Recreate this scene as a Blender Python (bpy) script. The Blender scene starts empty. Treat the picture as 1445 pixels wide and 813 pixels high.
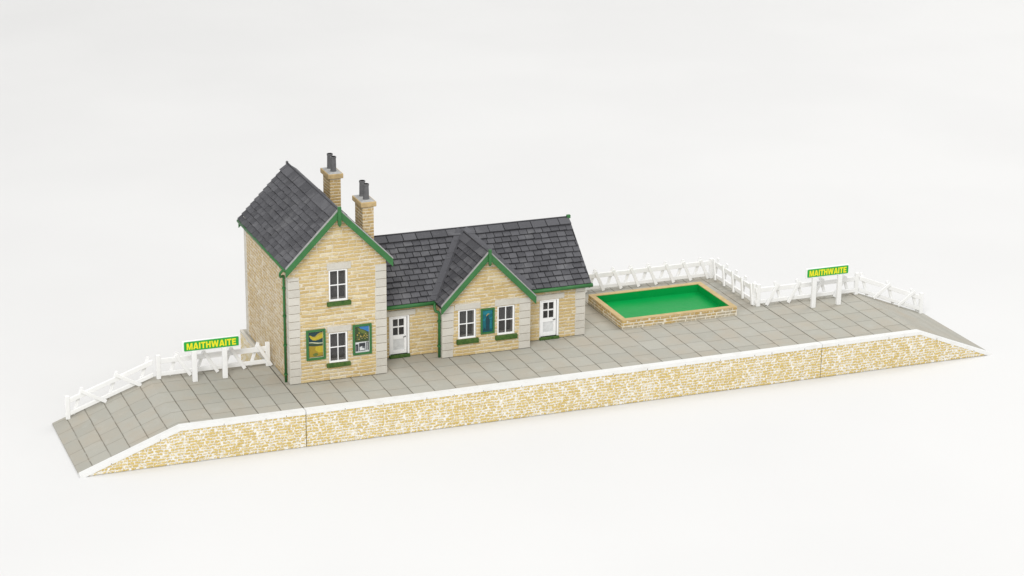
import bpy, math, random
from mathutils import Vector, Matrix
random.seed(7)
S = bpy.context.scene
COL = S.collection
U = 0.01                     # authored in centimetres of the model, built at its true size in metres
H = 2.2                      # platform height

# ------------------------------------------------------------------ mesh builder
class MB:
    def __init__(s): s.v = []; s.f = []; s.m = []
    def poly(s, pts, mi=0):
        i = len(s.v); s.v += [tuple(p) for p in pts]; s.f.append(tuple(range(i, i+len(pts)))); s.m.append(mi)
    def hexa(s, c, mi=0):    # 8 corners: bottom ring then top ring
        i = len(s.v); s.v += [tuple(p) for p in c]
        for f in ((3,2,1,0),(4,5,6,7),(0,1,5,4),(1,2,6,5),(2,3,7,6),(3,0,4,7)):
            s.f.append(tuple(i+k for k in f)); s.m.append(mi)
    def box(s, x0, x1, y0, y1, z0, z1, mi=0):
        s.hexa([(x0,y0,z0),(x1,y0,z0),(x1,y1,z0),(x0,y1,z0),(x0,y0,z1),(x1,y0,z1),(x1,y1,z1),(x0,y1,z1)], mi)
    def prism(s, pts, d, mi=0):   # polygon pts (3d), swept along d
        d = Vector(d); a = [Vector(p) for p in pts]; n = len(a)
        nn = Vector((0,0,0))
        for k in range(n): nn += a[k].cross(a[(k+1) % n])
        if nn.dot(d) > 0: a.reverse()
        i = len(s.v); s.v += [tuple(p) for p in a] + [tuple(p+d) for p in a]
        s.f.append(tuple(range(i, i+n))); s.m.append(mi)
        s.f.append(tuple(range(i+2*n-1, i+n-1, -1))); s.m.append(mi)
        for k in range(n):
            k2 = (k+1) % n
            s.f.append((i+k2, i+k, i+n+k, i+n+k2)); s.m.append(mi)
    def beam(s, p, q, w, t, n, mi=0):   # bar from p to q, width w in the plane, thickness t along n
        p, q, n = Vector(p), Vector(q), Vector(n).normalized()
        d = (q-p).normalized(); a = d.cross(n).normalized()*w/2; b = n*t/2
        s.hexa([p-a-b, p+a-b, p+a+b, p-a+b, q-a-b, q+a-b, q+a+b, q-a+b], mi)
    def tube(s, pts, r, seg=10, mi=0, cap=True):
        pts = [Vector(p) for p in pts]; rings = []; ref = None
        for k, p in enumerate(pts):
            d = (pts[min(k+1, len(pts)-1)] - pts[max(k-1, 0)]).normalized()
            if ref is None: ref = d.orthogonal().normalized()
            a = (ref - d*ref.dot(d)).normalized(); ref = a; b = d.cross(a)
            rr = r[k] if isinstance(r, (list, tuple)) else r
            i = len(s.v); s.v += [tuple(p + (a*math.cos(2*math.pi*j/seg) + b*math.sin(2*math.pi*j/seg))*rr) for j in range(seg)]
            rings.append(i)
        for r0, r1 in zip(rings, rings[1:]):
            for j in range(seg):
                j2 = (j+1) % seg
                s.f.append((r0+j, r0+j2, r1+j2, r1+j)); s.m.append(mi)
        if cap:
            s.f.append(tuple(rings[0]+j for j in range(seg-1, -1, -1))); s.m.append(mi)
            s.f.append(tuple(rings[-1]+j for j in range(seg))); s.m.append(mi)
    def build(s, name, mats, parent=None, base=None, bevel=0, smooth=False, recalc=False):
        if not isinstance(mats, (list, tuple)): mats = [mats]
        b = Vector(base) if base is not None else (Vector(ORG[parent.name]) if parent is not None else Vector((0,0,0)))
        me = bpy.data.meshes.new(name)
        me.from_pydata([tuple((Vector(p)-b)*U) for p in s.v], [], s.f)
        for m in mats: me.materials.append(m)
        for p, mi in zip(me.polygons, s.m):
            p.material_index = mi; p.use_smooth = smooth
        if recalc:
            import bmesh
            bm = bmesh.new(); bm.from_mesh(me); bmesh.ops.recalc_face_normals(bm, faces=bm.faces); bm.to_mesh(me); bm.free()
        o = bpy.data.objects.new(name, me); COL.objects.link(o)
        ORG[o.name] = tuple(b)
        if parent is not None: o.parent = parent
        else: o.location = b*U
        if bevel:
            md = o.modifiers.new('bevel', 'BEVEL'); md.width = bevel*U; md.segments = 2; md.limit_method = 'ANGLE'; md.angle_limit = math.radians(40)
        return o
ORG = {}
def thing(name, loc, label, cat, group=None):
    o = bpy.data.objects.new(name, None); COL.objects.link(o)
    o.location = Vector(loc)*U; o.empty_display_size = .01
    ORG[o.name] = tuple(loc)
    o['label'] = label; o['category'] = cat
    if group: o['group'] = group
    return o
def B(*a):
    m = MB(); m.box(*a); return m

# ------------------------------------------------------------------ materials
def srgb(r, g, b):
    f = lambda c: c/255/12.92 if c/255 <= .04045 else ((c/255+.055)/1.055)**2.4
    return (f(r), f(g), f(b), 1)
class G:
    """small helper for node graphs; coordinates come in centimetres"""
    def __init__(s, name, rough=.6, spec=.35):
        s.mat = bpy.data.materials.new(name); s.mat.use_nodes = True
        s.t = s.mat.node_tree; s.b = s.t.nodes['Principled BSDF']
        s.b.inputs['Roughness'].default_value = rough
        s.b.inputs['Specular IOR Level'].default_value = spec
        tc = s.n('ShaderNodeTexCoord'); sc = s.n('ShaderNodeVectorMath', operation='SCALE')
        s.l(tc.outputs['Object'], sc.inputs[0]); sc.inputs['Scale'].default_value = 1/U
        s.co = sc.outputs[0]
    def n(s, typ, **k):
        x = s.t.nodes.new(typ)
        for a, v in k.items(): setattr(x, a, v)
        return x
    def l(s, a, b): s.t.links.new(a, b)
    def put(s, sock, v):
        if hasattr(v, 'is_output'): s.l(v, sock)
        else: sock.default_value = v
    def math(s, op, a, b=0.0, c=0.0):
        x = s.n('ShaderNodeMath', operation=op)
        for i, v in enumerate((a, b, c)): s.put(x.inputs[i], v)
        return x.outputs[0]
    def noise(s, scale, detail=3, rough=.5, vec=None, out='Fac'):
        x = s.n('ShaderNodeTexNoise'); x.inputs['Scale'].default_value = scale
        x.inputs['Detail'].default_value = detail; x.inputs['Roughness'].default_value = rough
        s.l(vec if vec is not None else s.co, x.inputs['Vector']); return x.outputs[out]
    def white(s, v):
        x = s.n('ShaderNodeTexWhiteNoise', noise_dimensions='1D'); s.put(x.inputs['W'], v); return x.outputs['Value']
    def ramp(s, v, a, b, c0=0.0, c1=1.0):
        x = s.n('ShaderNodeMapRange'); s.put(x.inputs['Value'], v)
        x.inputs['From Min'].default_value = a; x.inputs['From Max'].default_value = b
        x.inputs['To Min'].default_value = c0; x.inputs['To Max'].default_value = c1
        return x.outputs['Result']
    def mix(s, f, a, b, mode='MIX'):
        x = s.n('ShaderNodeMix', data_type='RGBA', blend_type=mode)
        s.put(x.inputs['Factor'], f)
        for i, v in ((6, a), (7, b)): s.put(x.inputs[i], v)
        return x.outputs[2]
    def sep(s, v=None):
        x = s.n('ShaderNodeSeparateXYZ'); s.l(v if v is not None else s.co, x.inputs[0]); return x.outputs
    def comb(s, x, y, z=0.0):
        c = s.n('ShaderNodeCombineXYZ')
        for i, v in enumerate((x, y, z)): s.put(c.inputs[i], v)
        return c.outputs[0]
    def color(s, v): s.put(s.b.inputs['Base Color'], v)
    def bump(s, h, dist_cm, strength=1.0):
        x = s.n('ShaderNodeBump'); x.inputs['Distance'].default_value = dist_cm*U; x.inputs['Strength'].default_value = strength
        s.l(h, x.inputs['Height']); s.l(x.outputs[0], s.b.inputs['Normal'])

def plain(name, col, rough=.5, var=.08, scale=3.0, bump=.006, spec=.35):
    g = G(name, rough, spec)
    f = g.ramp(g.noise(scale, 4, .6), .3, .7, 1-var, 1+var)
    c = g.n('ShaderNodeVectorMath', operation='SCALE'); c.inputs[0].default_value = col[:3]; g.l(f, c.inputs['Scale'])
    g.color(c.outputs[0])
    if bump: g.bump(g.noise(scale*4, 3), bump)
    return g.mat

def stone(name, tints, mortar, bw, rh, jw, dist, vs=.6, patch=.5, streak=(.45,1.5), lo=.42, hi=.66, bumpd=.04, stain=.3, grey=None, big=.25, fleck=.0, rag=1.0):
    """coursed stone blocks with dry-brushed pale joints; u runs along whichever way the wall faces"""
    g = G(name, .82, .2)
    x, y, z = g.sep()
    u = g.math('ADD', x, y)
    flat = g.comb(u, z, 0.0)
    def dn(scale, seed):
        t = g.n('ShaderNodeTexNoise'); t.inputs['Scale'].default_value = scale; t.inputs['Detail'].default_value = 3
        v = g.n('ShaderNodeVectorMath', operation='ADD'); g.l(flat, v.inputs[0]); v.inputs[1].default_value = (seed, seed*1.7, seed*.3)
        g.l(v.outputs[0], t.inputs['Vector']); return g.math('SUBTRACT', t.outputs['Fac'], .5)
    zz = g.math('MULTIPLY_ADD', dn(1.5, 3), dist*1.6, g.math('MULTIPLY_ADD', dn(5.5, 11), dist*1.1*rag, z))
    rs = g.math('DIVIDE', zz, rh); row = g.math('FLOOR', rs); fz = g.math('FRACT', rs)
    dz = g.math('MULTIPLY', g.math('MINIMUM', fz, g.math('SUBTRACT', 1.0, fz)), rh)
    uu = g.math('MULTIPLY_ADD', dn(4.0, 23), dist*2.0*rag, g.math('MULTIPLY_ADD', g.white(row), 9.7, u))
    us = g.math('DIVIDE', uu, bw)
    us = g.math('ADD', us, g.math('MULTIPLY', g.math('SINE', g.math('MULTIPLY_ADD', us, 2.3, g.math('MULTIPLY', row, 1.9))), .27))
    bi = g.math('FLOOR', us); fu = g.math('FRACT', us)
    du = g.math('MULTIPLY', g.math('MINIMUM', fu, g.math('SUBTRACT', 1.0, fu)), bw)
    wid = g.math('MULTIPLY_ADD', dn(3.0, 41), jw*1.6, jw)
    lh = g.math('SUBTRACT', 1.0, g.math('DIVIDE', dz, wid)); lv = g.math('MULTIPLY', g.math('SUBTRACT', 1.0, g.math('DIVIDE', du, wid)), vs)
    joint = g.math('MAXIMUM', g.math('MAXIMUM', lh, lv), 0.0)
    rnd = g.white(g.math('ADD', g.math('MULTIPLY', row, 7.13), g.math('MULTIPLY', bi, 1.37)))
    col = g.mix(g.ramp(rnd, 0, .5), tints[0], tints[1]); col = g.mix(g.ramp(rnd, .55, 1), col, tints[2])
    col = g.mix(g.ramp(g.noise(.5, 4, .6), .42, .70, 0, stain), col, tuple(c*.70 for c in tints[1][:3])+(1,))
    col = g.mix(g.ramp(g.noise(10, 3, .7), .40, .75, 0, .30), col, tuple(c*.62 for c in tints[1][:3])+(1,))
    if grey:
        col = g.mix(g.ramp(g.math('ADD', g.noise(.8, 2), g.ramp(z, 0, .5, .22, 0)), .56, .68, 0, .8), col, grey)
    st_ = g.comb(g.math('MULTIPLY', u, streak[0]), g.math('MULTIPLY', z, streak[1]), 1.7)
    n1 = g.math('SUBTRACT', g.noise(3.4, 4, .7, vec=st_), .5)
    n2 = g.math('SUBTRACT', g.noise(.42, 3, .6, vec=st_), .5)
    rb = g.math('MULTIPLY', g.math('SUBTRACT', rnd, .5), patch*.5)
    cover = g.math('ADD', g.math('MULTIPLY', joint, .75), g.math('ADD', rb, g.math('MULTIPLY_ADD', n1, patch*2.2, g.math('MULTIPLY_ADD', n2, big*2.5, .25))))
    if fleck: cover = g.math('MULTIPLY_ADD', g.math('SUBTRACT', g.noise(9.5, 2, .6), .5), fleck, cover)
    m = g.ramp(cover, lo, hi)
    pale = g.mix(g.noise(6, 3, .7), mortar, tuple(c*.84 for c in mortar[:3])+(1,))
    g.color(g.mix(m, col, pale))
    hgt = g.math('ADD', g.math('MULTIPLY', joint, -.9), g.math('MULTIPLY', g.noise(6, 4, .65), 1.2))
    g.bump(hgt, bumpd, .8)
    return g.mat

M = {}
M['house_stone'] = stone('honey stone walling', [srgb(212,189,138), srgb(200,175,122), srgb(220,204,164)], srgb(229,220,202), .62, .212, .052, .065, vs=.65, patch=.44, streak=(.8,1.5), lo=.36, hi=.92, fleck=.5, rag=1.2, bumpd=.04, stain=.25)
M['shaded_side_stone'] = stone('honey shaded side walling', [srgb(206,182,134), srgb(190,164,116), srgb(216,198,158)], srgb(229,220,204), .36, .205, .05, .06, vs=1.0, patch=.55, streak=(.8,1.1), lo=.34, hi=.84, bumpd=.04, stain=.2, fleck=.5)  # shorter blocks; tints darkened to paint in the shade of the left wall
M['platform_stone'] = stone('platform edge stone', [srgb(214,190,122), srgb(206,180,108), srgb(222,202,146)], srgb(240,238,232), .27, .168, .048, .095, vs=1.0, patch=.56, streak=(1.9,1.6), lo=.36, hi=.80, fleck=1.5, rag=1.5, bumpd=.035, stain=.1, big=.3)
M['chimney_stone'] = stone('chimney stone', [srgb(202,174,120), srgb(188,158,104), srgb(212,190,146)], srgb(226,212,184), .40, .19, .05, .04, vs=.6, patch=.45, lo=.42, hi=.75, bumpd=.035)
M['pool_stone'] = stone('pool stone', [srgb(202,174,112), srgb(188,158,98), srgb(212,188,134)], srgb(233,225,206), .46, .19, .055, .04, vs=1, patch=.40, streak=(.9,1.1), lo=.38, hi=.70, bumpd=.035, fleck=.7, grey=srgb(172,166,150))
M['cap_stone'] = plain('chimney cap stone', srgb(186,162,118), .8, .16, 3, .02)
M['flaunching'] = plain('mortar flaunching', srgb(168,168,166), .8, .12, 6, .02)
M['pool_coping'] = plain('pool coping', srgb(192,168,122), .7, .12, 2.5, .015)

def quoin_mat():
    g = G('pale dressed stone', .8, .2)
    geo = g.n('ShaderNodeNewGeometry')
    c = g.mix(geo.outputs['Random Per Island'], srgb(192,188,178), srgb(206,202,192))
    c = g.mix(g.ramp(g.noise(1.6, 4, .6), .45, .75, 0, .35), c, srgb(178,170,154))
    c = g.mix(g.ramp(g.noise(11, 3, .7), .4, .7, 0, .25), c, srgb(222,218,210))
    g.color(c); g.bump(g.noise(9, 4, .6), .015); return g.mat
M['quoin'] = quoin_mat()
M['joint'] = plain('dark joint', srgb(120,108,90), .9, .1)

def slate_mat(name, a, b, pale):
    g = G(name, .62, .3)
    geo = g.n('ShaderNodeNewGeometry'); rnd = geo.outputs['Random Per Island']
    c = g.mix(g.math('POWER', rnd, 1.6), a, b)
    c = g.mix(g.ramp(g.math('ADD', g.noise(.8, 3, .6), g.math('MULTIPLY', g.white(rnd), .25)), .66, .92, 0, .5), c, pale)
    c = g.mix(g.ramp(g.noise(14, 4, .75), .48, .8, 0, .30), c, pale)
    g.color(c); g.bump(g.noise(12, 5, .7), .016); return g.mat
M['slate'] = slate_mat('roof slate', srgb(68,68,72), srgb(88,88,92), srgb(122,122,124))
M['gap_shade'] = plain('dark roof underlay', srgb(40,40,42), .9, .1)  # dark slab colour stands for shade and dark wash in the slate gaps
M['lead'] = slate_mat('lead strip', srgb(72,72,76), srgb(84,84,88), srgb(108,108,112))
M['pot'] = plain('grey chimney pot', srgb(98,98,99), .6, .15, 5, .01)
M['pot_bore'] = plain('dark inside', srgb(26,25,25), .9, .1)  # darker colour for the inside of the chimney pots
M['verge'] = plain('pale verge mortar', srgb(158,158,156), .8, .12, 5, .02)
M['green'] = plain('green paint', srgb(52,108,58), .5, .12, 2.2, .008, .4)
def moss():
    g = G('mossy green paint', .7, .25)
    c = g.mix(g.ramp(g.noise(4, 4, .7), .35, .65), srgb(48,82,36), srgb(80,106,48))
    c = g.mix(g.ramp(g.noise(9, 3, .7), .6, .8, 0, .6), c, srgb(112,106,66))
    g.color(c); g.bump(g.noise(8, 4, .6), .03); return g.mat
M['moss'] = moss()
M['white'] = plain('white paint', (.87,.87,.865,1), .42, .03, 2, .004)
M['fence_white'] = plain('white plastic', (.84,.84,.83,1), .4, .02, 1.5, .003)
M['door_panel'] = plain('greyer white paint', (.66,.67,.67,1), .5, .10, 5, .008)  # greyer white for the set-back lower panel of the doors
def coping_mat():
    g = G('white painted coping', .5, .3)
    c = g.mix(g.ramp(g.noise(1.3, 4, .65), .5, .8, 0, .45), (.76,.76,.745,1), srgb(200,196,186))
    g.color(c); g.bump(g.noise(5, 4, .6), .01); return g.mat
M['coping'] = coping_mat()
M['inside'] = plain('dark room shade', srgb(112,110,109), .9, .08, .6)  # grey that stands for the dimness of rooms behind the glass
M['reveal'] = plain('bare cast reveal', srgb(232,228,220), .8, .06)
M['iron'] = plain('dark iron', srgb(60,60,60), .4, .1)
def glass():
    m = bpy.data.materials.new('window glazing'); m.use_nodes = True; t = m.node_tree
    t.nodes.remove(t.nodes['Principled BSDF'])
    tr = t.nodes.new('ShaderNodeBsdfTransparent'); tr.inputs[0].default_value = (.95,.955,.96,1)
    gl = t.nodes.new('ShaderNodeBsdfGlossy'); gl.inputs['Roughness'].default_value = 0
    fr = t.nodes.new('ShaderNodeFresnel'); fr.inputs['IOR'].default_value = 1.5
    mx = t.nodes.new('ShaderNodeMixShader'); L = t.links.new
    L(fr.outputs[0], mx.inputs[0]); L(tr.outputs[0], mx.inputs[1]); L(gl.outputs[0], mx.inputs[2])
    L(mx.outputs[0], t.nodes['Material Output'].inputs[0]); return m
M['glass'] = glass()

def paving(name, cw, sl, shift, strong=1.0):
    g = G(name, .75, .25)
    x, y, z = g.sep()
    wob = g.math('MULTIPLY', g.math('SUBTRACT', g.noise(1.1, 2), .5), .05)
    xs = g.math('DIVIDE', g.math('ADD', g.math('ADD', x, shift), wob), cw)
    ci = g.math('FLOOR', xs); fx = g.math('FRACT', xs)
    dx = g.math('MULTIPLY', g.math('MINIMUM', fx, g.math('SUBTRACT', 1.0, fx)), cw)
    ys = g.math('ADD', g.math('DIVIDE', g.math('ADD', y, wob), sl), g.math('MULTIPLY', g.white(g.math('ADD', ci, 3.3)), 5.0))
    ri = g.math('FLOOR', ys); fy = g.math('FRACT', ys)
    dy = g.math('MULTIPLY', g.math('MINIMUM', fy, g.math('SUBTRACT', 1.0, fy)), sl)
    lx = g.ramp(dx, .014, .040, 1, 0); ly = g.ramp(dy, .006, .030, 1, 0)
    rnd = g.white(g.math('ADD', g.math('MULTIPLY', ci, 7.13), g.math('MULTIPLY', ri, 1.37)))
    c = g.mix(rnd, srgb(167,165,155), srgb(176,174,164))
    c = g.mix(g.ramp(g.noise(.55, 4, .6), .42, .7, 0, .6), c, srgb(176,165,148))
    c = g.mix(g.ramp(g.noise(.9, 4, .6), .55, .8, 0, .5), c, srgb(188,187,179))
    c = g.mix(g.ramp(g.noise(16, 3, .7), .35, .75, 0, .25), c, srgb(150,149,141))
    brk = g.ramp(g.noise(1.7, 3, .6), .32, .5, .35, 1)
    c = g.mix(g.math('MULTIPLY', g.math('MULTIPLY', lx, brk), .78*strong), c, srgb(92,86,70))
    c = g.mix(g.math('MULTIPLY', g.math('MULTIPLY', ly, brk), .72*strong), c, srgb(104,98,84))
    g.color(c)
    j = g.math('MAXIMUM', lx, g.math('MULTIPLY', ly, .7))
    g.bump(g.math('ADD', g.math('MULTIPLY', j, -1.0), g.math('MULTIPLY', g.noise(7, 4, .6), .35)), .03, .8*strong)
    return g.mat
M['paving'] = paving('flagstone paving', 1.32, 1.62, 0.0)
M['paving_ramp'] = paving('flagstone ramp paving', 1.07, 1.62, .2, .8)
M['paving_fine'] = paving('finely scored ramp paving', .36, 9.0, .1, .32)
M['deck_side'] = plain('platform body', srgb(170,168,160), .8, .06)

def basin():
    g = G('glossy green basin', .32, .14)
    c = g.mix(g.ramp(g.noise(.32, 3, .5), .38, .66), srgb(0,146,68), srgb(12,152,72))
    c = g.mix(g.ramp(g.noise(1.2, 4, .65), .60, .85, 0, .45), c, srgb(40,148,72))
    g.color(c); g.bump(g.noise(1.6, 3), .02); return g.mat
M['basin'] = basin()
M['sign_green'] = plain('green sign enamel', srgb(40,164,62), .35, .04)
M['sign_yellow'] = plain('yellow lettering', srgb(236,228,40), .4, .03)
def floor_mat():
    g = G('white paper sweep', .75, .15)
    f = g.noise(.035, 3, .5)
    c = g.mix(g.ramp(f, .4, .62), (.69,.688,.682,1), (.712,.71,.703,1))
    g.color(c); g.bump(g.noise(.02, 2), .6, .3); return g.mat
M['paper'] = floor_mat()
for k, c in dict(p_navy=(34,62,66), p_yellow=(180,162,46), p_ochre=(152,130,42), p_cream=(206,206,170), p_olive=(92,106,50),
                 p_sky=(56,118,176), p_leaf=(58,74,44), p_gold=(158,142,66), p_grey=(96,100,104), p_pale=(206,208,208),
                 p_black=(52,54,58), p_teal=(14,96,108), p_teal2=(22,116,130), p_dusk=(24,62,72), p_tan=(168,150,104)).items():
    M[k] = plain(k[2:]+' print', srgb(*c), .45, .12, 6, 0)

# ------------------------------------------------------------------ setting
m = MB()
prof = [(-260,0),(300,0)] + [(300+70*math.sin(a), 70-70*math.cos(a)) for a in [math.radians(d) for d in range(10, 91, 10)]] + [(370,260)]
for (y0,z0),(y1,z1) in zip(prof, prof[1:]):
    m.poly([(-420,y0,z0-H),(420,y0,z0-H),(420,y1,z1-H),(-420,y1,z1-H)])
o = m.build('ground', M['paper'], smooth=True); o['kind'] = 'structure'

# ------------------------------------------------------------------ platforms
def sx(pts, y): return [(x, y, z) for x, z in pts]
def coping(par, prof_top, marks, y0=-.03, y1=.48, t=.2):
    """profile in x,z of the top line; a white kerb strip following it"""
    mb = MB()
    pt = []
    for (xa, za), (xb, zb) in zip(prof_top, prof_top[1:]):
        pt.append((xa, za))
        if (za-t+H)*(zb-t+H) < 0: q = (t-H-za)/(zb-za); pt.append((xa+(xb-xa)*q, t-H))
    pt.append(prof_top[-1])
    lo = [(x, max(z-t, -H)) for x, z in pt]
    up = [(x, z+.02) for x, z in pt]
    for k in range(len(up)-1):
        q = [lo[k], lo[k+1], up[k+1], up[k]]
        mb.prism([(x, y0, z) for x, z in q], (0, y1-y0, 0))
    for x in marks:
        z = None
        for (xa, za), (xb, zb) in zip(prof_top, prof_top[1:]):
            if xa <= x <= xb: z = za + (zb-za)*(x-xa)/(xb-xa)
        hh = random.uniform(.07, .12)
        mb.box(x-.016, x+.016, y0-.006, y0+.02, z-t+.01, z-t+hh, 1)
    return mb.build('coping', [M['coping'], M['joint']], par)

plat_l = thing('platform', (-6.6, 4, -H), 'short grey flagged platform end ramping down to the left beside the two-storey house', 'platform', 'platform sections')
top = [(-12.95,-2.12),(-7.24,0),(-.045,0)]
mb = MB()
mb.prism([(x,.48,z) for x, z in [(-7.24,-H),(-.045,-H),(-.045,0),(-7.24,0)]], (0,7.89,0))
mb.build('deck', M['paving'], plat_l)
mb = MB()
mb.prism([(x,.48,z) for x, z in [(-12.95,-H),(-7.24,-H),(-7.24,0),(-12.95,-2.12)]], (0,7.89,0))
mb.build('ramp', M['paving_ramp'], plat_l)
mb = MB(); mb.prism(sx([(-12.60,-H+.03),(-.045,-H+.03),(-.045,-.19),(-7.24,-.19)], .01), (0,.46,0)); mb.build('stone_wall', M['platform_stone'], plat_l)
coping(plat_l, top, [-11.2,-8.4,-4.78,-2.36,-1.17])

plat_m = thing('platform', (13.2, 4, -H), 'long flat middle platform of grey flagstones carrying the stone station and the green pool', 'platform', 'platform sections')
plan = [(0,.48),(33,.48),(33,14.7),(.16,14.7),(.16,8.37),(0,8.37)]
mb = MB(); mb.prism([(x,y,-H) for x, y in plan], (0,0,H)); mb.build('deck', M['paving'], plat_m)
mb = B(.005,32.995,.01,.47,-H+.03,-.19); mb.build('stone_wall', M['platform_stone'], plat_m)
mb = B(.02,.155,8.4,14.7,-H,-.12); mb.build('stone_wall', M['platform_stone'], plat_m)
mb = B(-.01,.155,8.4,14.7,-.118,.012); mb.build('edging', M['quoin'], plat_m)
coping(plat_m, [(0,0),(33,0)], [2.29,4.6,7.22,8.9,10.72,13.11,16.62,18.96,21.2,23.7,26.04,28.37,29.54,31.8])

plat_r = thing('platform', (35.64, 4, -H), 'short grey flagged platform end ramping down to a point on the right, with white edge', 'platform', 'platform sections')
top = [(33.045,0),(39.98,0),(45.36,-2.12)]
mb = MB(); mb.prism([(x,.48,z) for x, z in [(33.045,-H),(39.98,-H),(39.98,0),(33.045,0)]], (0,7.89,0)); mb.build('deck', M['paving'], plat_r)
mb = MB(); mb.prism([(x,.48,z) for x, z in [(39.98,-H),(45.36,-H),(45.36,-2.12),(39.98,0)]], (0,7.89,0)); mb.build('ramp', M['paving_fine'], plat_r)
mb = MB(); mb.prism(sx([(33.045,-H+.03),(45.0,-H+.03),(39.98,-.19),(33.045,-.19)], .01), (0,.46,0)); mb.build('stone_wall', M['platform_stone'], plat_r)
coping(plat_r, top, [34.17,37.72,38.85,41.2,44.0])

# ------------------------------------------------------------------ fences
def fence(loc, label, p0, p1, axis, apex, front_dx, back_dx, posts, group, half=()):
    """p0,p1: (s,z) of the ground line ends; axis 'x' or 'y'; s along the fence, n across it towards the viewer"""
    t = thing('fence', loc, label, 'fence', group)
    if axis == 'x': P = lambda s_, n_, z_: (s_, loc[1]-n_, z_); N = (0,-1,0)
    else:           P = lambda s_, n_, z_: (loc[0]-n_, s_, z_); N = (-1,0,0)
    gz = lambda s_: p0[1] + (p1[1]-p0[1])*(s_-p0[0])/(p1[0]-p0[0])
    for zc, w in ((1.10,.31),(.30,.25)):
        mb = MB(); mb.hexa([P(p0[0],-.07,p0[1]+zc-w/2), P(p1[0],-.07,p1[1]+zc-w/2), P(p1[0],.07,p1[1]+zc-w/2), P(p0[0],.07,p0[1]+zc-w/2),
                            P(p0[0],-.07,p0[1]+zc+w/2), P(p1[0],-.07,p1[1]+zc+w/2), P(p1[0],.07,p1[1]+zc+w/2), P(p0[0],.07,p0[1]+zc+w/2)])
        mb.build('rail', M['fence_white'], t, bevel=.025, recalc=True)
    for s_, hgt in posts:
        mb = MB(); mb.beam(P(s_, 0, gz(s_)), P(s_, 0, gz(s_)+hgt), .26, .22, N); mb.build('post', M['fence_white'], t, bevel=.03, recalc=True)
    for k, a in enumerate(apex):
        if k not in half:
            f = a+front_dx
            mb = MB(); mb.beam(P(f, .16, gz(f)+.06), P(a-.02*front_dx, .14, gz(a)+1.42), .21, .11, N); mb.build('front_brace', M['fence_white'], t, bevel=.02, recalc=True)
        b = a+back_dx; c = a-.25*back_dx
        mb = MB(); mb.beam(P(b, -.14, gz(b)+.08), P(c, -.14, gz(c)+1.50), .19, .11, N); mb.build('back_brace', M['fence_white'], t, bevel=.02, recalc=True)
    return t
FY = 7.9; sl = 2.12/5.71
GR = 'white braced fence panels round the back of the platform'
zl = lambda x: (x+7.24)*sl
fence((-9.5,FY,zl(-9.5)), 'white braced fence panel sloping down the left platform ramp', (-12.25,zl(-12.25)), (-7.0,zl(-7.24)), 'x', [-11.3,-9.22,-7.35], 1.45, -.45, [(-12.1,1.45)], GR, half=(2,))
fence((-3.4,FY,0), 'white braced fence panel behind the left name board, ending against the two-storey house', (-6.78,0), (.05,0), 'x', [-5.61,-3.97,-2.32,-.70], .80, -.42, [(-6.68,1.5),(-.07,1.5)], GR)
fence((26.5,14.2,0), 'long white braced fence panel along the back of the green pool', (20.6,0), (32.4,0), 'x', [22.55+1.27*k for k in range(8)], .58, -.36, [(20.8,1.4),(32.3,1.4)], GR)
fence((32.45,11,0), 'white braced fence panel running front to back at the right end of the green pool', (14.0,0), (8.05,0), 'y', [13.85,12.5,11.13,9.78,8.45], -.34, .3, [(8.2,1.5)], GR)
fence((36.2,FY,0), 'white braced fence panel behind the right name board', (32.4,0), (39.95,0), 'x', [33.95,35.52,37.22,38.9], -.80, .42, [(32.6,1.5),(39.8,1.5)], GR)
zr_ = lambda x: -(x-39.98)*2.12/5.38
fence((42.5,FY,zr_(42.5)), 'white braced fence panel sloping down the right platform ramp', (40.0,0), (44.95,zr_(44.95)), 'x', [40.3,42.3,44.2], -1.25, .45, [(44.82,1.45)], GR, half=(0,))

# ------------------------------------------------------------------ name boards
def letter(ch):
    """outline strokes of one bold capital, cap height 1; returns width and convex polygons"""
    t = .215
    r = lambda a, b, c, d: [(a,c),(b,c),(b,d),(a,d)]
    if ch == 'I': return .24, [r(0,.24,0,1)]
    if ch == 'T': return .74, [r(0,.74,1-t,1), r(.25,.49,0,1-t)]
    if ch == 'H': return .78, [r(0,.24,0,1), r(.54,.78,0,1), r(.24,.54,.41,.41+t)]
    if ch == 'E': return .66, [r(0,.24,0,1), r(.24,.66,0,t), r(.24,.61,.40,.40+t), r(.24,.66,1-t,1)]
    if ch == 'A': return .88, [[(0,0),(.255,0),(.44,.74),(.44,1),(.30,1)], [(.625,0),(.88,0),(.58,1),(.44,1),(.44,.74)], r(.27,.61,.17,.17+t*.9)]
    if ch == 'M': return .98, [r(0,.215,0,1), r(.765,.98,0,1), [(.215,1),(.215,.62),(.40,0),(.49,0),(.49,.28),(.30,1)], [(.765,1),(.68,1),(.49,.28),(.49,0),(.58,0),(.765,.62)]]
    if ch == 'W': return 1.24, [[(0,1),(.20,0),(.44,0),(.24,1)], [(.44,0),(.73,1),(.51,1),(.31,.25),(.32,0)], [(.80,0),(.92,0),(.93,.25),(.73,1),(.51,1)], [(.80,0),(1.04,0),(1.24,1),(1.0,1)]]
def rounded(x0, x1, z0, z1, r, y):
    pts = []
    for cx, cz, a0 in ((x1-r,z1-r,0),(x0+r,z1-r,90),(x0+r,z0+r,180),(x1-r,z0+r,270)):
        for k in range(5):
            a = math.radians(a0+k*22.5); pts.append((cx+r*math.cos(a), y, cz+r*math.sin(a)))
    return pts
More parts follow.
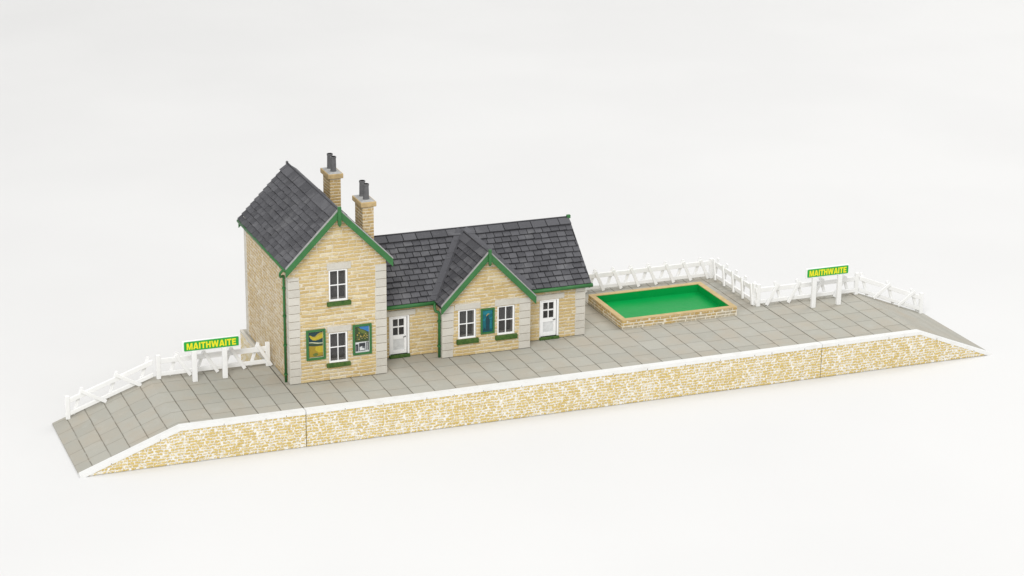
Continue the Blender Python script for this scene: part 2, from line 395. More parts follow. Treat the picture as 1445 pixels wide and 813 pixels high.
def sign(x0, x1, z0, z1, y, posts, label):
    t = thing('station_sign', ((x0+x1)/2, y, 0), label, 'sign', 'station name boards')
    B(x0,x1,y-.05,y+.05,z0,z1).build('board', M['white'], t, bevel=.03)
    mb = MB(); mb.prism(rounded(x0+.09,x1-.05,z0+.09,z1-.06,.06,y-.052), (0,-.03,0)); mb.build('face_plate', M['sign_green'], t)
    w, hh = (x1-x0)*.865, .385
    mb = MB(); cx, cz = (x0+x1)/2+.015, (z0+z1)/2+.01
    word = [letter(c) for c in 'MAITHWAITE']; gapx = .10; total = sum(l[0] for l in word)+gapx*9; u = 0
    for lw, polys in word:
        for k, pl in enumerate(polys):
            mb.prism([(cx-w/2+(u+p)*w/total, y-.080, cz-hh/2+q*hh) for p, q in pl], (0,-.016-.0025*k,0))
        u += lw+gapx
    mb.build('lettering', M['sign_yellow'], t)
    for px in posts:
        B(px-.15,px+.15,y-.10,y+.12,0,z0+.03).build('post', M['fence_white'], t, bevel=.03)
    B(x0+.2,x1-.2,y+.055,y+.13,z0+.1,z0+.4).build('batten', M['fence_white'], t, bevel=.02)
    return t
sign(-5.47,-2.07,1.87,2.58,6.75,[-4.78,-2.97],'green MAITHWAITE name board on two white posts at the left end, by the two-storey house')
sign(35.20,38.30,2.02,2.70,6.45,[35.85,37.70],'green MAITHWAITE name board on two white posts at the right end, beyond the pool')

# ------------------------------------------------------------------ pool
pool = thing('pool', (26.5,9.4,0), 'low raised rectangular stone pool with glossy green inside, right of the station', 'pool')
px0,px1,py0,py1,hp,pw = 22.49,30.50,6.69,12.12,.60,.37
def ring(mb, a, b, z0, z1, mi=0):
    (x0,x1,y0,y1),(u0,u1,v0,v1) = a, b
    mb.box(x0,x1,y0,v0,z0,z1,mi); mb.box(x0,x1,v1,y1,z0,z1,mi); mb.box(x0,u0,v0,v1,z0,z1,mi); mb.box(u1,x1,v0,v1,z0,z1,mi)
mb = MB(); ring(mb,(px0,px1,py0,py1),(px0+pw-.02,px1-pw+.02,py0+pw-.02,py1-pw+.02),0,hp-.06); mb.build('wall', M['pool_stone'], pool)
def mitred(mb, x0,x1,y0,y1,w,z0,z1):
    o_ = [(x0,y0),(x1,y0),(x1,y1),(x0,y1)]; i_ = [(x0+w,y0+w),(x1-w,y0+w),(x1-w,y1-w),(x0+w,y1-w)]
    for k in range(4):
        j = (k+1) % 4
        mb.prism([(o_[k][0],o_[k][1],z0),(o_[j][0],o_[j][1],z0),(i_[j][0],i_[j][1],z0),(i_[k][0],i_[k][1],z0)], (0,0,z1-z0))
mb = MB(); mitred(mb,px0-.01,px1+.01,py0-.01,py1+.01,pw,hp-.058,hp); mb.build('coping', M['pool_coping'], pool, bevel=.02)
ix0,ix1,iy0,iy1 = px0+pw-.015,px1-pw+.015,py0+pw-.015,py1-pw+.015
mb = MB(); zb = .08; zt = hp-.03
mb.poly([(ix0,iy0,zb),(ix1,iy0,zb),(ix1,iy1,zb),(ix0,iy1,zb)])
for a, b in (((ix0,iy0),(ix1,iy0)),((ix1,iy0),(ix1,iy1)),((ix1,iy1),(ix0,iy1)),((ix0,iy1),(ix0,iy0))):
    mb.poly([(a[0],a[1],zb),(a[0],a[1],zt),(b[0],b[1],zt),(b[0],b[1],zb)])
mb.build('basin', M['basin'], pool)

# ------------------------------------------------------------------ station building
st = thing('station_building', (10, 9, 0), 'honey stone railway station with two-storey gabled house, slate roofs and green trim', 'station')
def wall_front(mb, y, x0, x1, z0, z1, holes, gable=None, depth=.72, mi=0, mr=1):
    cut = [(h[0]-.022, h[1]+.022, h[2], h[3]) for h in holes]; holes = cut
    xs_ = sorted({x0, x1, *[h[0] for h in holes], *[h[1] for h in holes]}); zs_ = sorted({z0, z1, *[h[2] for h in holes], *[h[3] for h in holes]})
    for xa, xb in zip(xs_, xs_[1:]):
        for za, zb_ in zip(zs_, zs_[1:]):
            cx, cz = (xa+xb)/2, (za+zb_)/2
            if any(h[0] < cx < h[1] and h[2] < cz < h[3] for h in holes): continue
            mb.poly([(xa,y,za),(xb,y,za),(xb,y,zb_),(xa,y,zb_)], mi)
    if gable: mb.poly([(x0,y,z1),(x1,y,z1),(gable[0],y,gable[1])], mi)
    for a, b, c, d in holes:
        y2 = y+depth
        mb.poly([(a,y,c),(a,y2,c),(a,y2,d),(a,y,d)][::-1], mr); mb.poly([(b,y,c),(b,y2,c),(b,y2,d),(b,y,d)], mr)
        mb.poly([(a,y,c),(b,y,c),(b,y2,c),(a,y2,c)], mr); mb.poly([(a,y,d),(b,y,d),(b,y2,d),(a,y2,d)][::-1], mr)
def window(x0, x1, z0, z1, y, lint, sill):
    mb = MB(); w = .092; ya, yb_ = y+.05, y+.13; b = .03
    mb.box(x0,x0+w,ya,yb_,z0,z1); mb.box(x1-w,x1,ya,yb_,z0,z1)
    mb.box(x0+w,x1-w,ya,yb_,z0,z0+w); mb.box(x0+w,x1-w,ya,yb_,z1-w,z1)
    xc, zc = (x0+x1)/2, (z0+z1)/2
    mb.box(xc-b,xc+b,ya+.02,yb_-.01,z0+w,z1-w); mb.box(x0+w,xc-b,ya+.015,yb_-.01,zc-b,zc+b); mb.box(xc+b,x1-w,ya+.015,yb_-.01,zc-b,zc+b)
    win = mb.build('window', M['white'], st, bevel=.012)
    mb = MB(); mb.poly([(x0+.05,yb_-.02,z0+.05),(x1-.05,yb_-.02,z0+.05),(x1-.05,yb_-.02,z1-.05),(x0+.05,yb_-.02,z1-.05)]); mb.build('pane', M['glass'], win)
    B(lint[0],lint[1],y-.05,y+.12,lint[2],lint[3]).build('lintel', M['quoin'], win, bevel=.03)
    B(sill[0],sill[1],y-.17,y+.1,sill[2],sill[3]).build('sill', M['moss'], win, bevel=.03)
    return win
def door(x0, x1, z0, z1, y, lint):
    mb = MB(); yf = y+.06
    mb.box(x0,x0+.07,y-.01,y+.22,z0,z1); mb.box(x1-.11,x1,y-.01,y+.22,z0,z1); mb.box(x0+.07,x1-.11,y-.01,y+.22,z1-.06,z1)
    fr = mb.build('door_frame', M['white'], st, bevel=.015)
    a, b, c, d = x0+.09, x1-.15, z0+.02, z1-.08; W, Hh = b-a, d-c
    X = lambda t: a+W*t
    Z = lambda t: d-Hh*t
    mb = MB(); y0, y1 = yf, yf+.1
    def bx(t0, t1, s0, s1, yo=0): mb.box(X(t0),X(t1),y0+yo,y1,Z(s1),Z(s0))
    bx(0,.16,0,1); bx(.84,1,0,1); bx(.16,.84,0,.055); bx(.16,.84,.49,.60); bx(.16,.84,.90,1)
    bx(.47,.53,.055,.49,.015); bx(.16,.47,.25,.285,.015); bx(.53,.84,.25,.285,.015)
    dr = mb.build('door', M['white'], fr, bevel=.012)
    B(X(.16),X(.84),y0+.045,y1,Z(.90),Z(.60)).build('door_panel', M['door_panel'], fr)
    mb = MB(); mb.poly([(X(.14),y1-.02,Z(.5)),(X(.86),y1-.02,Z(.5)),(X(.86),y1-.02,Z(.04)),(X(.14),y1-.02,Z(.04))]); mb.build('pane', M['glass'], fr)
    mb = MB(); mb.tube([(X(.92),y0,Z(.535)),(X(.92),y0-.07,Z(.535)),(X(.76),y0-.08,Z(.55))], .022, 8); mb.build('handle', M['iron'], fr)
    B(x0-.02,x1+.02,y-.13,y+.25,0,z0).build('step', M['moss'], fr, bevel=.03)
    B(lint[0],lint[1],y-.06,y+.12,lint[2],lint[3]).build('lintel', M['quoin'], fr, bevel=.03)
def quoin(x, y, z0, z1, wx, wy, hb=.49, sxn=1, bury=.1):
    """corner blocks: x,y corner; wx along x (sxn: +1 to the right), wy along y backwards"""
    mb = MB(); z = z0+.022; k = 0; p = .025
    while z < z1-.12:
        zt = min(z+hb*random.uniform(.93,1.07), z1); j = random.uniform(-.03,.03)
        xa, xb = (x-p, x+wx+j) if sxn > 0 else (x-wx-j, x+p)
        if wy > 0:
            pts = [(x-p*sxn,y-p),(x+(wx+j)*sxn,y-p),(x+(wx+j)*sxn,y+bury),(x+bury*sxn,y+bury),(x+bury*sxn,y+wy+j),(x-p*sxn,y+wy+j)]
            mb.prism([(a,b,z+.012) for a, b in pts], (0,0,zt-z-.024))
        else: mb.box(xa,xb,y-p,y+bury,z+.012,zt-.012)
        z = zt
    xa, xb = sorted((x+.012*sxn, x+(wx-.05)*sxn))
    mb.box(xa,xb,y-.004,y+.05,z0+.03,z1-.01,1)
    if wy > 0:
        xa, xb = sorted((x-.004*sxn, x+.05*sxn)); mb.box(xa,xb,y+.06,y+wy-.05,z0,z1-.01,1)
    mb.build('quoin', [M['quoin'], M['joint']], st, bevel=.02)

HX0,HX1,HY0,HY1 = .30,6.20,4.27,14.10; HC = 3.25; HZR = 10.52; HS = 1.0156; HE = 3.20
BX0,BX1,BY = 10.15,15.80,5.53; BC = 12.97; BZR = 6.56; BS = 1.03; BE = 3.02
MX1,MY0,MY1 = 19.88,6.61,13.40; MYR = 10.0; MZR = 6.70; MS = .842; MEY = 6.20
VT = .19   # vertical thickness of the roofs
house_w = [(2.73,3.85,4.87,6.77),(2.68,3.80,1.08,2.93)]
bay_w = [(11.17,12.28,1.11,2.94),(13.69,14.79,1.08,2.91)]
doors = [(7.14,8.41,.2,2.64),(16.88,18.14,.18,2.58)]
# two-storey house
hz = HZR-(HC-HX0)*HS-VT-.02
mb = MB(); wall_front(mb, HY0, HX0, HX1, .03, hz, house_w, (HC, HZR-VT-.02))
mb.poly([(HX0,HY1,.03),(HX0,HY0,.03),(HX0,HY0,hz),(HX0,HY1,hz)], 2); mb.poly([(HX1,HY0,0),(HX1,HY1,0),(HX1,HY1,hz),(HX1,HY0,hz)])
mb.poly([(HX1,HY1,0),(HX0,HY1,0),(HX0,HY1,hz),(HC,HY1,HZR-VT-.02),(HX1,HY1,hz)])
mb.build('wall', [M['house_stone'], M['reveal'], M['shaded_side_stone']], st)
B(HX0+.1,HX1-.1,HY0+.74,HY0+.84,.02,hz).build('room_shade_board', M['inside'], st)  # added backing board, its dark colour standing for an unlit room
# low range
mz = MZR-(MYR-MY0)*MS-VT-.02
mb = MB(); wall_front(mb, MY0, HX1, BX0, .03, mz, [doors[0]]); wall_front(mb, MY0, BX1, MX1, .03, mz, [doors[1]])
mb.poly([(MX1,MY0,0),(MX1,MY1,0),(MX1,MY1,mz),(MX1,MYR,MZR-VT-.02),(MX1,MY0,mz)])
mb.poly([(MX1,MY1,0),(HX1,MY1,0),(HX1,MY1,mz),(MX1,MY1,mz)])
mb.build('wall', [M['house_stone'], M['reveal']], st)
B(HX1+.1,BX0-.05,MY0+.74,MY0+.84,.02,mz).build('room_shade_board', M['inside'], st)
B(BX1+.05,MX1-.1,MY0+.74,MY0+.84,.02,mz).build('room_shade_board', M['inside'], st)
# bay
bz = BZR-(BC-BX0)*BS-VT-.02
mb = MB(); wall_front(mb, BY, BX0, BX1, .03, bz, bay_w, (BC, BZR-VT-.02))
mb.poly([(BX0,MY0+.3,0),(BX0,BY,0),(BX0,BY,bz),(BX0,MY0+.3,bz)]); mb.poly([(BX1,BY,0),(BX1,MY0+.3,0),(BX1,MY0+.3,bz),(BX1,BY,bz)])
mb.build('wall', [M['house_stone'], M['reveal']], st)
B(BX0+.1,BX1-.1,BY+.74,BY+.84,.02,bz).build('room_shade_board', M['inside'], st)

window(*house_w[0], HY0, (2.61,4.07,6.79,7.2), (2.58,4.02,4.60,4.86))
window(*house_w[1], HY0, (2.57,4.05,2.96,3.34), (2.50,3.95,.83,1.07))
window(*bay_w[0], BY, (10.92,12.58,2.96,3.34), (11.03,12.44,.80,1.09))
window(*bay_w[1], BY, (13.5,15.09,2.94,3.34), (13.53,14.95,.78,1.06))
door(*doors[0], MY0, (6.96,8.80,2.65,3.02)); door(*doors[1], MY0, (16.62,18.49,2.60,2.93))
quoin(HX0, HY0, 0, 6.55, .66, .5); quoin(HX1, HY0, 0, 6.85, .66, .5, sxn=-1)
# rear corner of the house, seen edge on
mb = MB(); z = 0
while z < 7.0:
    mb.box(HX0-.03,HX0+.1,HY1-.5,HY1+.02,z+.012,z+.57); z += .582
mb.build('quoin', M['quoin'], st, bevel=.02)
quoin(BX0, BY, 0, 3.30, .70, .45); quoin(BX1, BY, 0, 3.30, .72, .45, sxn=-1); quoin(MX1, MY0, 0, 3.2, .64, .6, sxn=-1, hb=.46)

# slates
def slates(mb, O, Ud, Vd, N, length, rows, h, w, v0=0.0, keep=None, gap=1.0, thick=.085, mi=0):
    O, Ud, Vd, N = Vector(O), Vector(Ud).normalized(), Vector(Vd).normalized(), Vector(N).normalized()
    for i in range(rows):
        va = v0+i*h-.03; vb = v0+(i+1)*h-.058
        u = -w*(.5 if i % 2 else 0)-random.uniform(0, .2)*w
        while u < length:
            ww = w*random.uniform(.9, 1.1); g_ = random.uniform(.014,.03)*gap; a, b = max(u+g_, 0), min(u+ww-g_, length); u += ww
            if b-a < .08: continue
            if keep and not keep(O+Ud*((a+b)/2)+Vd*((va+vb)/2)): continue
            d = random.uniform(-.018, .018); tt = thick*random.uniform(.75, 1.3); sk = random.uniform(-.012, .012)
            q = lambda uu, vv, n: O+Ud*uu+Vd*vv+N*n
            c = [q(a,va+d+sk,-.02), q(b,va+d-sk,-.02), q(b,vb,-.02), q(a,vb,-.02), q(a,va+d+sk,tt), q(b,va+d-sk,tt), q(b,vb,.012), q(a,vb,.012)]
            mb.hexa(c, mi)
def slab(mb, a, b, c, d, vt=VT):
    mb.prism([a,b,c,d], (0,0,-vt))
# house roof
ez = HZR-HE*HS; ya, yb_ = 3.83, 14.55
mb = MB()
mb.prism([(HC-HE,ya,ez),(HC,ya,HZR),(HC+HE,ya,ez),(HC+HE,ya,ez-VT),(HC,ya,HZR-VT),(HC-HE,ya,ez-VT)], (0,yb_-ya,0))
roof = mb.build('roof', M['gap_shade'], st)
L = HE*math.hypot(1, HS); k = math.hypot(1, HS)
mb = MB()
rh = (L-.62)/10
slates(mb, (HC-HE,ya+.03,ez), (0,1,0), (1,0,HS), (-HS,0,1), yb_-ya-.06, 10, rh, .60, gap=.55, thick=.07)
slates(mb, (HC-HE,ya+.03,ez), (0,1,0), (1,0,HS), (-HS,0,1), yb_-ya-.06, 1, .62, 1.35, v0=L-.62, thick=.11)
slates(mb, (HC+HE,ya+.03,ez), (0,1,0), (-1,0,HS), (HS,0,1), yb_-ya-.06, 10, rh, .60, gap=.55, thick=.07)
slates(mb, (HC+HE,ya+.03,ez), (0,1,0), (-1,0,HS), (HS,0,1), yb_-ya-.06, 1, .62, 1.35, v0=L-.62, thick=.11)
mb.build('slates', M['slate'], roof)
mb = MB(); mb.tube([(HC,ya+.03,HZR+.01),(HC,yb_,HZR+.01)], .05, 8); mb.build('ridge', M['lead'], roof, smooth=True)
# low range roof
xa, xb = HX1+.02, 20.12; mez = MZR-(MYR-MEY)*MS; bey = MYR+(MYR-MEY)
mb = MB(); mb.prism([(xa,MEY,mez),(xa,MYR,MZR),(xa,bey,mez),(xa,bey,mez-VT),(xa,MYR,MZR-VT),(xa,MEY,mez-VT)], (xb-xa,0,0))
roof2 = mb.build('roof', M['gap_shade'], st)
L2 = (MYR-MEY)*math.hypot(1, MS)
def not_under_bay(p):
    t = (p.x-BC)/BE
    if abs(t) > 1.05: return True
    return p.z > BZR-abs(p.x-BC)*BS-.12
mb = MB(); rh2 = (L2-.56)/11
slates(mb, (xa,MEY,mez), (1,0,0), (0,1,MS), (0,-MS,1), xb-xa-.03, 11, rh2, .53, keep=not_under_bay)
slates(mb, (xa,MEY,mez), (1,0,0), (0,1,MS), (0,-MS,1), xb-xa-.03, 1, .56, .93, v0=L2-.56, thick=.11)
slates(mb, (xa,bey,mez), (1,0,0), (0,-1,MS), (0,MS,1), xb-xa-.03, 12, L2/12, .60)
mb.build('slates', M['slate'], roof2)
mb = MB(); mb.tube([(xa,MYR,MZR+.01),(xb,MYR,MZR+.01)], .04, 8); mb.build('ridge', M['lead'], roof2, smooth=True)
# bay roof
bez = BZR-BE*BS; by0 = 5.15
ymain = lambda z: MYR-(MZR-z)/MS
mb = MB()
for sgn in (-1, 1):
    e = BC+sgn*BE
    mb.prism([(e,by0,bez),(BC,by0,BZR),(BC,ymain(BZR)+.1,BZR),(e,ymain(bez)+.1,bez)], (0,0,-VT))
roof3 = mb.build('roof', M['gap_shade'], st, recalc=True)
mb = MB(); L3 = BE*math.hypot(1, BS); rh3 = (L3-.5)/9
def above_main(p): return p.y < ymain(p.z)-.02
for sgn in (-1, 1):
    args = ((BC+sgn*BE,by0+.03,bez), (0,1,0), (-sgn,0,BS), (sgn*BS,0,1))
    slates(mb, *args, 5, 9, rh3, .56, keep=above_main)
    slates(mb, *args, 4.6, 1, .5, 1.6, v0=L3-.5, thick=.11, keep=above_main)
mb.build('slates', M['slate'], roof3)
mb = MB(); mb.tube([(BC,by0+.03,BZR+.01),(BC,ymain(BZR),BZR+.01)], .045, 8); mb.build('ridge', M['lead'], roof3, smooth=True)
mb = MB()
for sgn in (-1, 1):
    P0 = Vector((BC+sgn*BE,ymain(bez),bez)); P1 = Vector((BC,ymain(BZR),BZR))
    n1 = Vector((0,-MS,1)).normalized(); n2 = Vector((sgn*BS,0,1)).normalized(); d = (P1-P0).normalized()
    s1 = n1.cross(d)*(1 if sgn < 0 else -1); s1 = s1 if s1.x*sgn > 0 else -s1
    s2 = n2.cross(d); s2 = s2 if s2.y < 0 else -s2
    for nn, ss, w, m0 in ((n1,s1,.42,0),(n2,s2,.22,0)):
        a = P0+nn*.085; b = P1+nn*.085
        mb.hexa([a-nn*.06, a+ss*w-nn*.06, b+ss*w*.9-nn*.06, b-nn*.06, a, a+ss*w, b+ss*w*.9, b])
mb.build('valley_lining', M['lead'], roof3, recalc=True)

# verges, bargeboards, finials
def barge(xc, zr, s_, half, y, hv, th=.12, verge=True, ext=.03):
    for sgn in (-1, 1):
        e = xc+sgn*(half+ext); z0 = zr-(half+ext)*s_
        mb = MB(); mb.prism([(xc,y,zr-.0),(e,y,z0-.0),(e,y,z0-hv-.02),(xc,y,zr-hv-.02)], (0,th,0)); mb.build('bargeboard', M['green'], st, bevel=.02, recalc=True)
        if verge:
            mb = MB(); mb.prism([(xc,y+.02,zr+.095),(e,y+.02,z0+.095),(e,y+.02,z0+.004),(xc,y+.02,zr+.004)], (0,.10,0)); mb.build('verge', M['verge'], st, recalc=True)
def finial(x, y, z0, z1, w=.2, cols='green'):
    mb = MB(); h2 = w/2
    mb.box(x-h2,x+h2,y-.09,y+.09,z0+.14,z1)
    mb.hexa([(x-.03,y-.03,z0),(x+.03,y-.03,z0),(x+.03,y+.03,z0),(x-.03,y+.03,z0),(x-h2,y-.09,z0+.14),(x+h2,y-.09,z0+.14),(x+h2,y+.09,z0+.14),(x-h2,y+.09,z0+.14)])
    mb.build('finial', M[cols], st, bevel=.02)
barge(HC, HZR, HS, HE, 3.72, .46); barge(HC, HZR-.14, HS, HE-.05, 14.5, .46, verge=False)
finial(HC, 3.68, 9.52, 10.72, .20); finial(HC, 14.6, 9.9, 10.62, .13, 'pot')
barge(BC, BZR, BS, BE, 5.04, .46); finial(BC, 5.0, 5.70, 6.74, .17)
for sgn in (-1, 1):
    e = MYR+sgn*(MYR-MEY)
    mb = MB(); mb.prism([(xb-.12,MYR,MZR-VT-.005),(xb-.12,e,mez-VT-.005),(xb-.12,e+.12*(1 if sgn<0 else -1),mez-.34),(xb-.12,MYR,MZR-.48)], (.1,0,0)); mb.build('bargeboard', M['green'], st, recalc=True)
B(xb-.14,xb+.10,MYR-.1,MYR+.1,MZR-.1,MZR+.12).build('finial', M['green'], st, bevel=.03)

# gutters and downpipes
def gutter(p, q, r=.125):
    mb = MB(); mb.tube([p, q], r, 12); g_ = mb.build('gutter', M['green'], st, smooth=True); return g_
gutter((HC-HE+.0,3.9,ez-.12), (HC-HE+.0,14.5,ez-.12), .11)
mb = MB()
for yy in (5.2,7.1,9.0,10.9,12.8,14.3): mb.box(HC-HE-.03,HX0+.02,yy-.06,yy+.06,ez-.30,ez-.14)
mb.build('gutter_bracket', M['green'], st, bevel=.02)
gutter((HX1+.05,MEY-.03,mez-.13), (BC-BE+.02,MEY-.03,mez-.13), .125)
gutter((BC+BE-.05,MEY-.03,mez-.13), (xb+.06,MEY-.03,mez-.13), .125)
def arc(pts, n=6):   # rounds a polyline through Catmull-Rom
    P = [Vector(p) for p in pts]; P = [P[0]]+P+[P[-1]]; out = []
    for a, b, c, d in zip(P, P[1:], P[2:], P[3:]):
        for i in range(n):
            t = i/n; out.append(.5*((2*b)+(c-a)*t+(2*a-5*b+4*c-d)*t*t+(3*b-a-3*c+d)*t**3))
    return out+[P[-1]]
def downpipe(pts, r, clips):
    mb = MB(); mb.tube(arc(pts[:5])+[Vector(pts[-1])], r, 10); d = mb.build('downpipe', M['green'], st, smooth=True)
    mb = MB()
    x, y, _ = pts[-1]
    for z in clips: mb.tube([(x,y,z-.05),(x,y,z+.05)], r*1.5, 10); 
    mb.build('collar', M['green'], d, smooth=False)
downpipe([(.05,4.35,ez-.2),(-.12,4.45,ez-.42),(-.06,4.62,ez-.68),(.16,4.80,ez-.72),(.19,4.86,ez-1.0),(.19,4.86,0.0)], .075, [.5,2.3,4.1,5.8])
downpipe([(9.86,6.12,mez-.15),(9.80,5.95,mez-.36),(9.84,5.85,mez-.55),(10.0,5.80,mez-.62),(10.04,5.80,mez-.85),(10.04,5.80,0)], .085, [.75,2.3])

# chimneys
def chimney(x0, x1, y0, y1, zb_, zt_):
    c = B(x0,x1,y0,y1,zb_,zt_).build('chimney', M['chimney_stone'], st)
    B(x0-.14,x1+.14,y0-.14,y1+.14,zt_,zt_+.30).build('cap', M['cap_stone'], c, bevel=.035)
    mb = MB(); xm, w = (x0+x1)/2, (x1-x0)/2
    mb.hexa([(x0-.08,y0-.08,zt_+.302),(x1+.08,y0-.08,zt_+.302),(x1+.08,y1+.08,zt_+.302),(x0-.08,y1+.08,zt_+.302),(x0+.1,y0+.1,zt_+.37),(x1-.1,y0+.1,zt_+.37),(x1-.1,y1-.1,zt_+.37),(x0+.1,y1-.1,zt_+.37)])
    mb.build('flaunching', M['flaunching'], c)
    ym = (y0+y1)/2
    for yy in (ym-.36, ym+.36):
        z0 = zt_+.34; z1 = z0+.95
        mb = MB(); n = 16
        prof_ = [(.20,z0),(.18,z0+.1),(.165,z1-.12),(.185,z1-.10),(.185,z1),(.14,z1),(.14,z1-.35)]
        rings = []
        for r, z in prof_:
            rings.append(len(mb.v)); mb.v += [(xm+r*math.cos(2*math.pi*j/n), yy+r*math.sin(2*math.pi*j/n), z) for j in range(n)]
        for q, (r0, r1) in enumerate(zip(rings, rings[1:])):
            for j in range(n):
                mb.f.append((r0+j, r0+(j+1)%n, r1+(j+1)%n, r1+j)); mb.m.append(1 if q >= 5 else 0)
        mb.f.append(tuple(rings[-1]+j for j in range(n))); mb.m.append(1)
        mb.build('chimney_pot', [M['pot'], M['pot_bore']], c)
chimney(5.24,5.92,5.62,7.08,7.2,9.97)
chimney(5.24,5.92,12.15,13.61,7.2,9.95)

# ------------------------------------------------------------------ posters
def poster(x0, x1, z0, z1, y, label, paint, w=.13):
    t = thing('poster_frame', ((x0+x1)/2, y, z0), label, 'poster', 'framed posters on the station walls')
    mb = MB(); ya, yb2 = y-.11, y-.006
    mb.box(x0,x0+w,ya,yb2,z0,z1); mb.box(x1-w,x1,ya,yb2,z0,z1); mb.box(x0+w,x1-w,ya,yb2,z0,z0+w); mb.box(x0+w,x1-w,ya,yb2,z1-w,z1)
    mb.build('frame', M['green'], t, bevel=.02)
    a, b, c, d = x0+w, x1-w, z0+w, z1-w
    mb = MB(); names = []
    def lay(pts, mat, lev):
        if mat not in names: names.append(mat)
        mb.prism([(a+(b-a)*p, y-.012-.004*lev, d-(d-c)*q) for p, q in pts], (0,-.004,0), names.index(mat))
    paint(lay)
    mb.build('picture', [M[n_] for n_ in names], t)
R = lambda x0, x1, y0, y1: [(x0,y0),(x1,y0),(x1,y1),(x0,y1)]
def art_fields(lay):
    lay(R(0,1,0,1), 'p_cream', 0); lay(R(.03,.97,.02,.98), 'p_navy', 1)
    lay([(.06,.14),(.14,.13),(.3,.19),(.46,.19),(.62,.10),(.8,.05),(.97,.05),(.97,.26),(.75,.31),(.5,.34),(.3,.32),(.16,.25)], 'p_yellow', 2)
    lay([(.3,.19),(.46,.19),(.62,.10),(.8,.05),(.97,.05),(.97,.09),(.8,.12),(.6,.19),(.44,.24)], 'p_gold', 3)
    lay([(.05,.39),(.3,.40),(.7,.44),(.97,.45),(.97,.475),(.6,.47),(.3,.43),(.05,.415)], 'p_cream', 2)
    lay([(.05,.44),(.3,.45),(.6,.49),(.97,.49),(.97,.53),(.5,.53),(.05,.50)], 'p_leaf', 2)
    lay([(.04,.53),(.4,.56),(.97,.56),(.97,.95),(.06,.97)], 'p_ochre', 2)
    lay([(.5,.58),(.97,.57),(.97,.80),(.7,.82),(.45,.7)], 'p_yellow', 3)
    lay([(.30,.86),(.45,.82),(.6,.83),(.66,.90),(.5,.94),(.34,.93)], 'p_olive', 3)
def art_flowers(lay):
    lay(R(0,1,0,1), 'p_pale', 0); lay(R(.03,.97,.02,.60), 'p_leaf', 1)
    lay([(.28,.02),(.97,.02),(.97,.24),(.86,.22),(.7,.16),(.55,.12),(.4,.09)], 'p_sky', 2)
    lay([(.18,.05),(.4,.09),(.55,.14),(.78,.22),(.9,.32),(.74,.33),(.5,.27),(.3,.2)], 'p_olive', 2)
    rr = random.Random(5)
    for k in range(26):
        u, v = rr.uniform(.08,.88), rr.uniform(.12,.5)
        if v < .1+.22*u: v += .2
        e = rr.uniform(.03,.065)
        lay([(u-e,v),(u,v-e*.6),(u+e*1.1,v+.01),(u+.01,v+e*.7)], rr.choice(['p_gold','p_gold','p_olive','p_tan']), 3+k % 3)
    lay(R(.05,.24,.68,.95), 'p_black', 1); lay(R(.08,.16,.74,.95), 'p_grey', 2)
    lay(R(.28,.72,.64,.95), 'p_grey', 1); lay(R(.31,.69,.66,.78), 'p_black', 2); lay([(.33,.80),(.5,.76),(.5,.84),(.66,.86),(.66,.92),(.34,.92)], 'p_pale', 3)
    lay(R(.77,.95,.62,.93), 'p_black', 1); lay(R(.82,.86,.64,.93), 'p_pale', 2)
def art_blue(lay):
    lay(R(0,1,0,1), 'p_teal', 0); lay(R(.05,.95,.04,.20), 'p_teal2', 1)
    lay([(.05,.42),(.3,.38),(.6,.4),(.95,.34),(.95,.42),(.05,.5)], 'p_teal2', 1)
    lay([(.34,.96),(.36,.62),(.32,.42),(.42,.33),(.46,.24),(.58,.24),(.62,.36),(.72,.44),(.68,.7),(.72,.96)], 'p_dusk', 2)
    lay([(.36,.26),(.5,.18),(.66,.17),(.68,.20),(.52,.235),(.4,.29)], 'p_tan', 3)
    lay([(.1,.96),(.12,.86),(.28,.80),(.34,.96)], 'p_dusk', 2); lay(R(.12,.88,.925,.955), 'p_dusk', 3)
    lay([(.76,.5),(.9,.46),(.9,.84),(.78,.86)], 'p_teal2', 1)
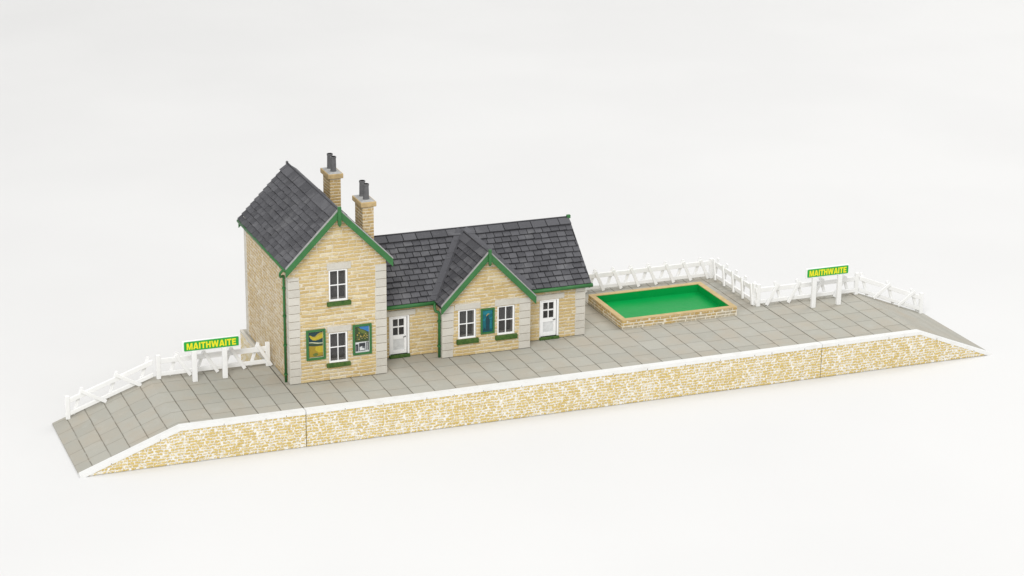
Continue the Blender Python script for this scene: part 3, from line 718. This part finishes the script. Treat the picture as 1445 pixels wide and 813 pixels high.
poster(1.28,2.45,1.40,3.27,HY0,'green framed poster of yellow fields, left of the lower window of the two-storey house',art_fields)
poster(4.11,5.27,1.39,3.28,HY0,'green framed poster of flowers under blue sky, right of the lower house window',art_flowers)
poster(12.58,13.47,1.27,2.90,BY,'green framed dark blue poster between the two windows of the low gabled bay',art_blue,.11)

# ------------------------------------------------------------------ camera
cam = bpy.data.cameras.new('camera'); co = bpy.data.objects.new('camera', cam); COL.objects.link(co); S.camera = co
f, yaw, pitch, roll = 3214.9254, -.3726, -.3210, .0097
C = Vector((-32.9873,-116.2392,47.4615))
cy, sy, cp, sp = math.cos(yaw), math.sin(yaw), math.cos(pitch), math.sin(pitch)
fwd = Vector((-sy*cp, cy*cp, sp)); r0 = Vector((cy, sy, 0)); u0 = r0.cross(fwd)
rt = r0*math.cos(roll)+u0*math.sin(roll); up = -r0*math.sin(roll)+u0*math.cos(roll)
mw = Matrix((rt, up, -fwd)).transposed().to_4x4(); mw.translation = C*U
co.matrix_world = mw
cam.sensor_width = 36; cam.lens = f/1445*36; cam.clip_start = .05; cam.clip_end = 50

# ------------------------------------------------------------------ light
w = bpy.data.worlds.new('World'); S.world = w; w.use_nodes = True
bg = w.node_tree.nodes['Background']; bg.inputs[0].default_value = (1,1,1,1); bg.inputs[1].default_value = .66
def area(name, loc, target, size, power, col=(1,1,1)):
    l = bpy.data.lights.new(name, 'AREA'); l.shape = 'RECTANGLE'; l.size = size[0]*U; l.size_y = size[1]*U; l.energy = power; l.color = col
    o = bpy.data.objects.new(name, l); COL.objects.link(o); o.location = Vector(loc)*U
    o.rotation_euler = (Vector(target)-Vector(loc)).to_track_quat('-Z','Y').to_euler()
    return o
area('softbox_key', (-160,-290,240), (16,6,0), (170,170), 92, (1,.995,.985))
area('softbox_fill', (260,60,300), (30,30,0), (220,220), 56, (1,.995,.985))
S.view_settings.view_transform = 'Standard'; S.view_settings.look = 'None'
S.view_settings.exposure = .16; S.view_settings.gamma = 1
S.render.film_transparent = False
try:
    S.cycles.use_denoising = True; S.cycles.max_bounces = 8
except Exception: pass
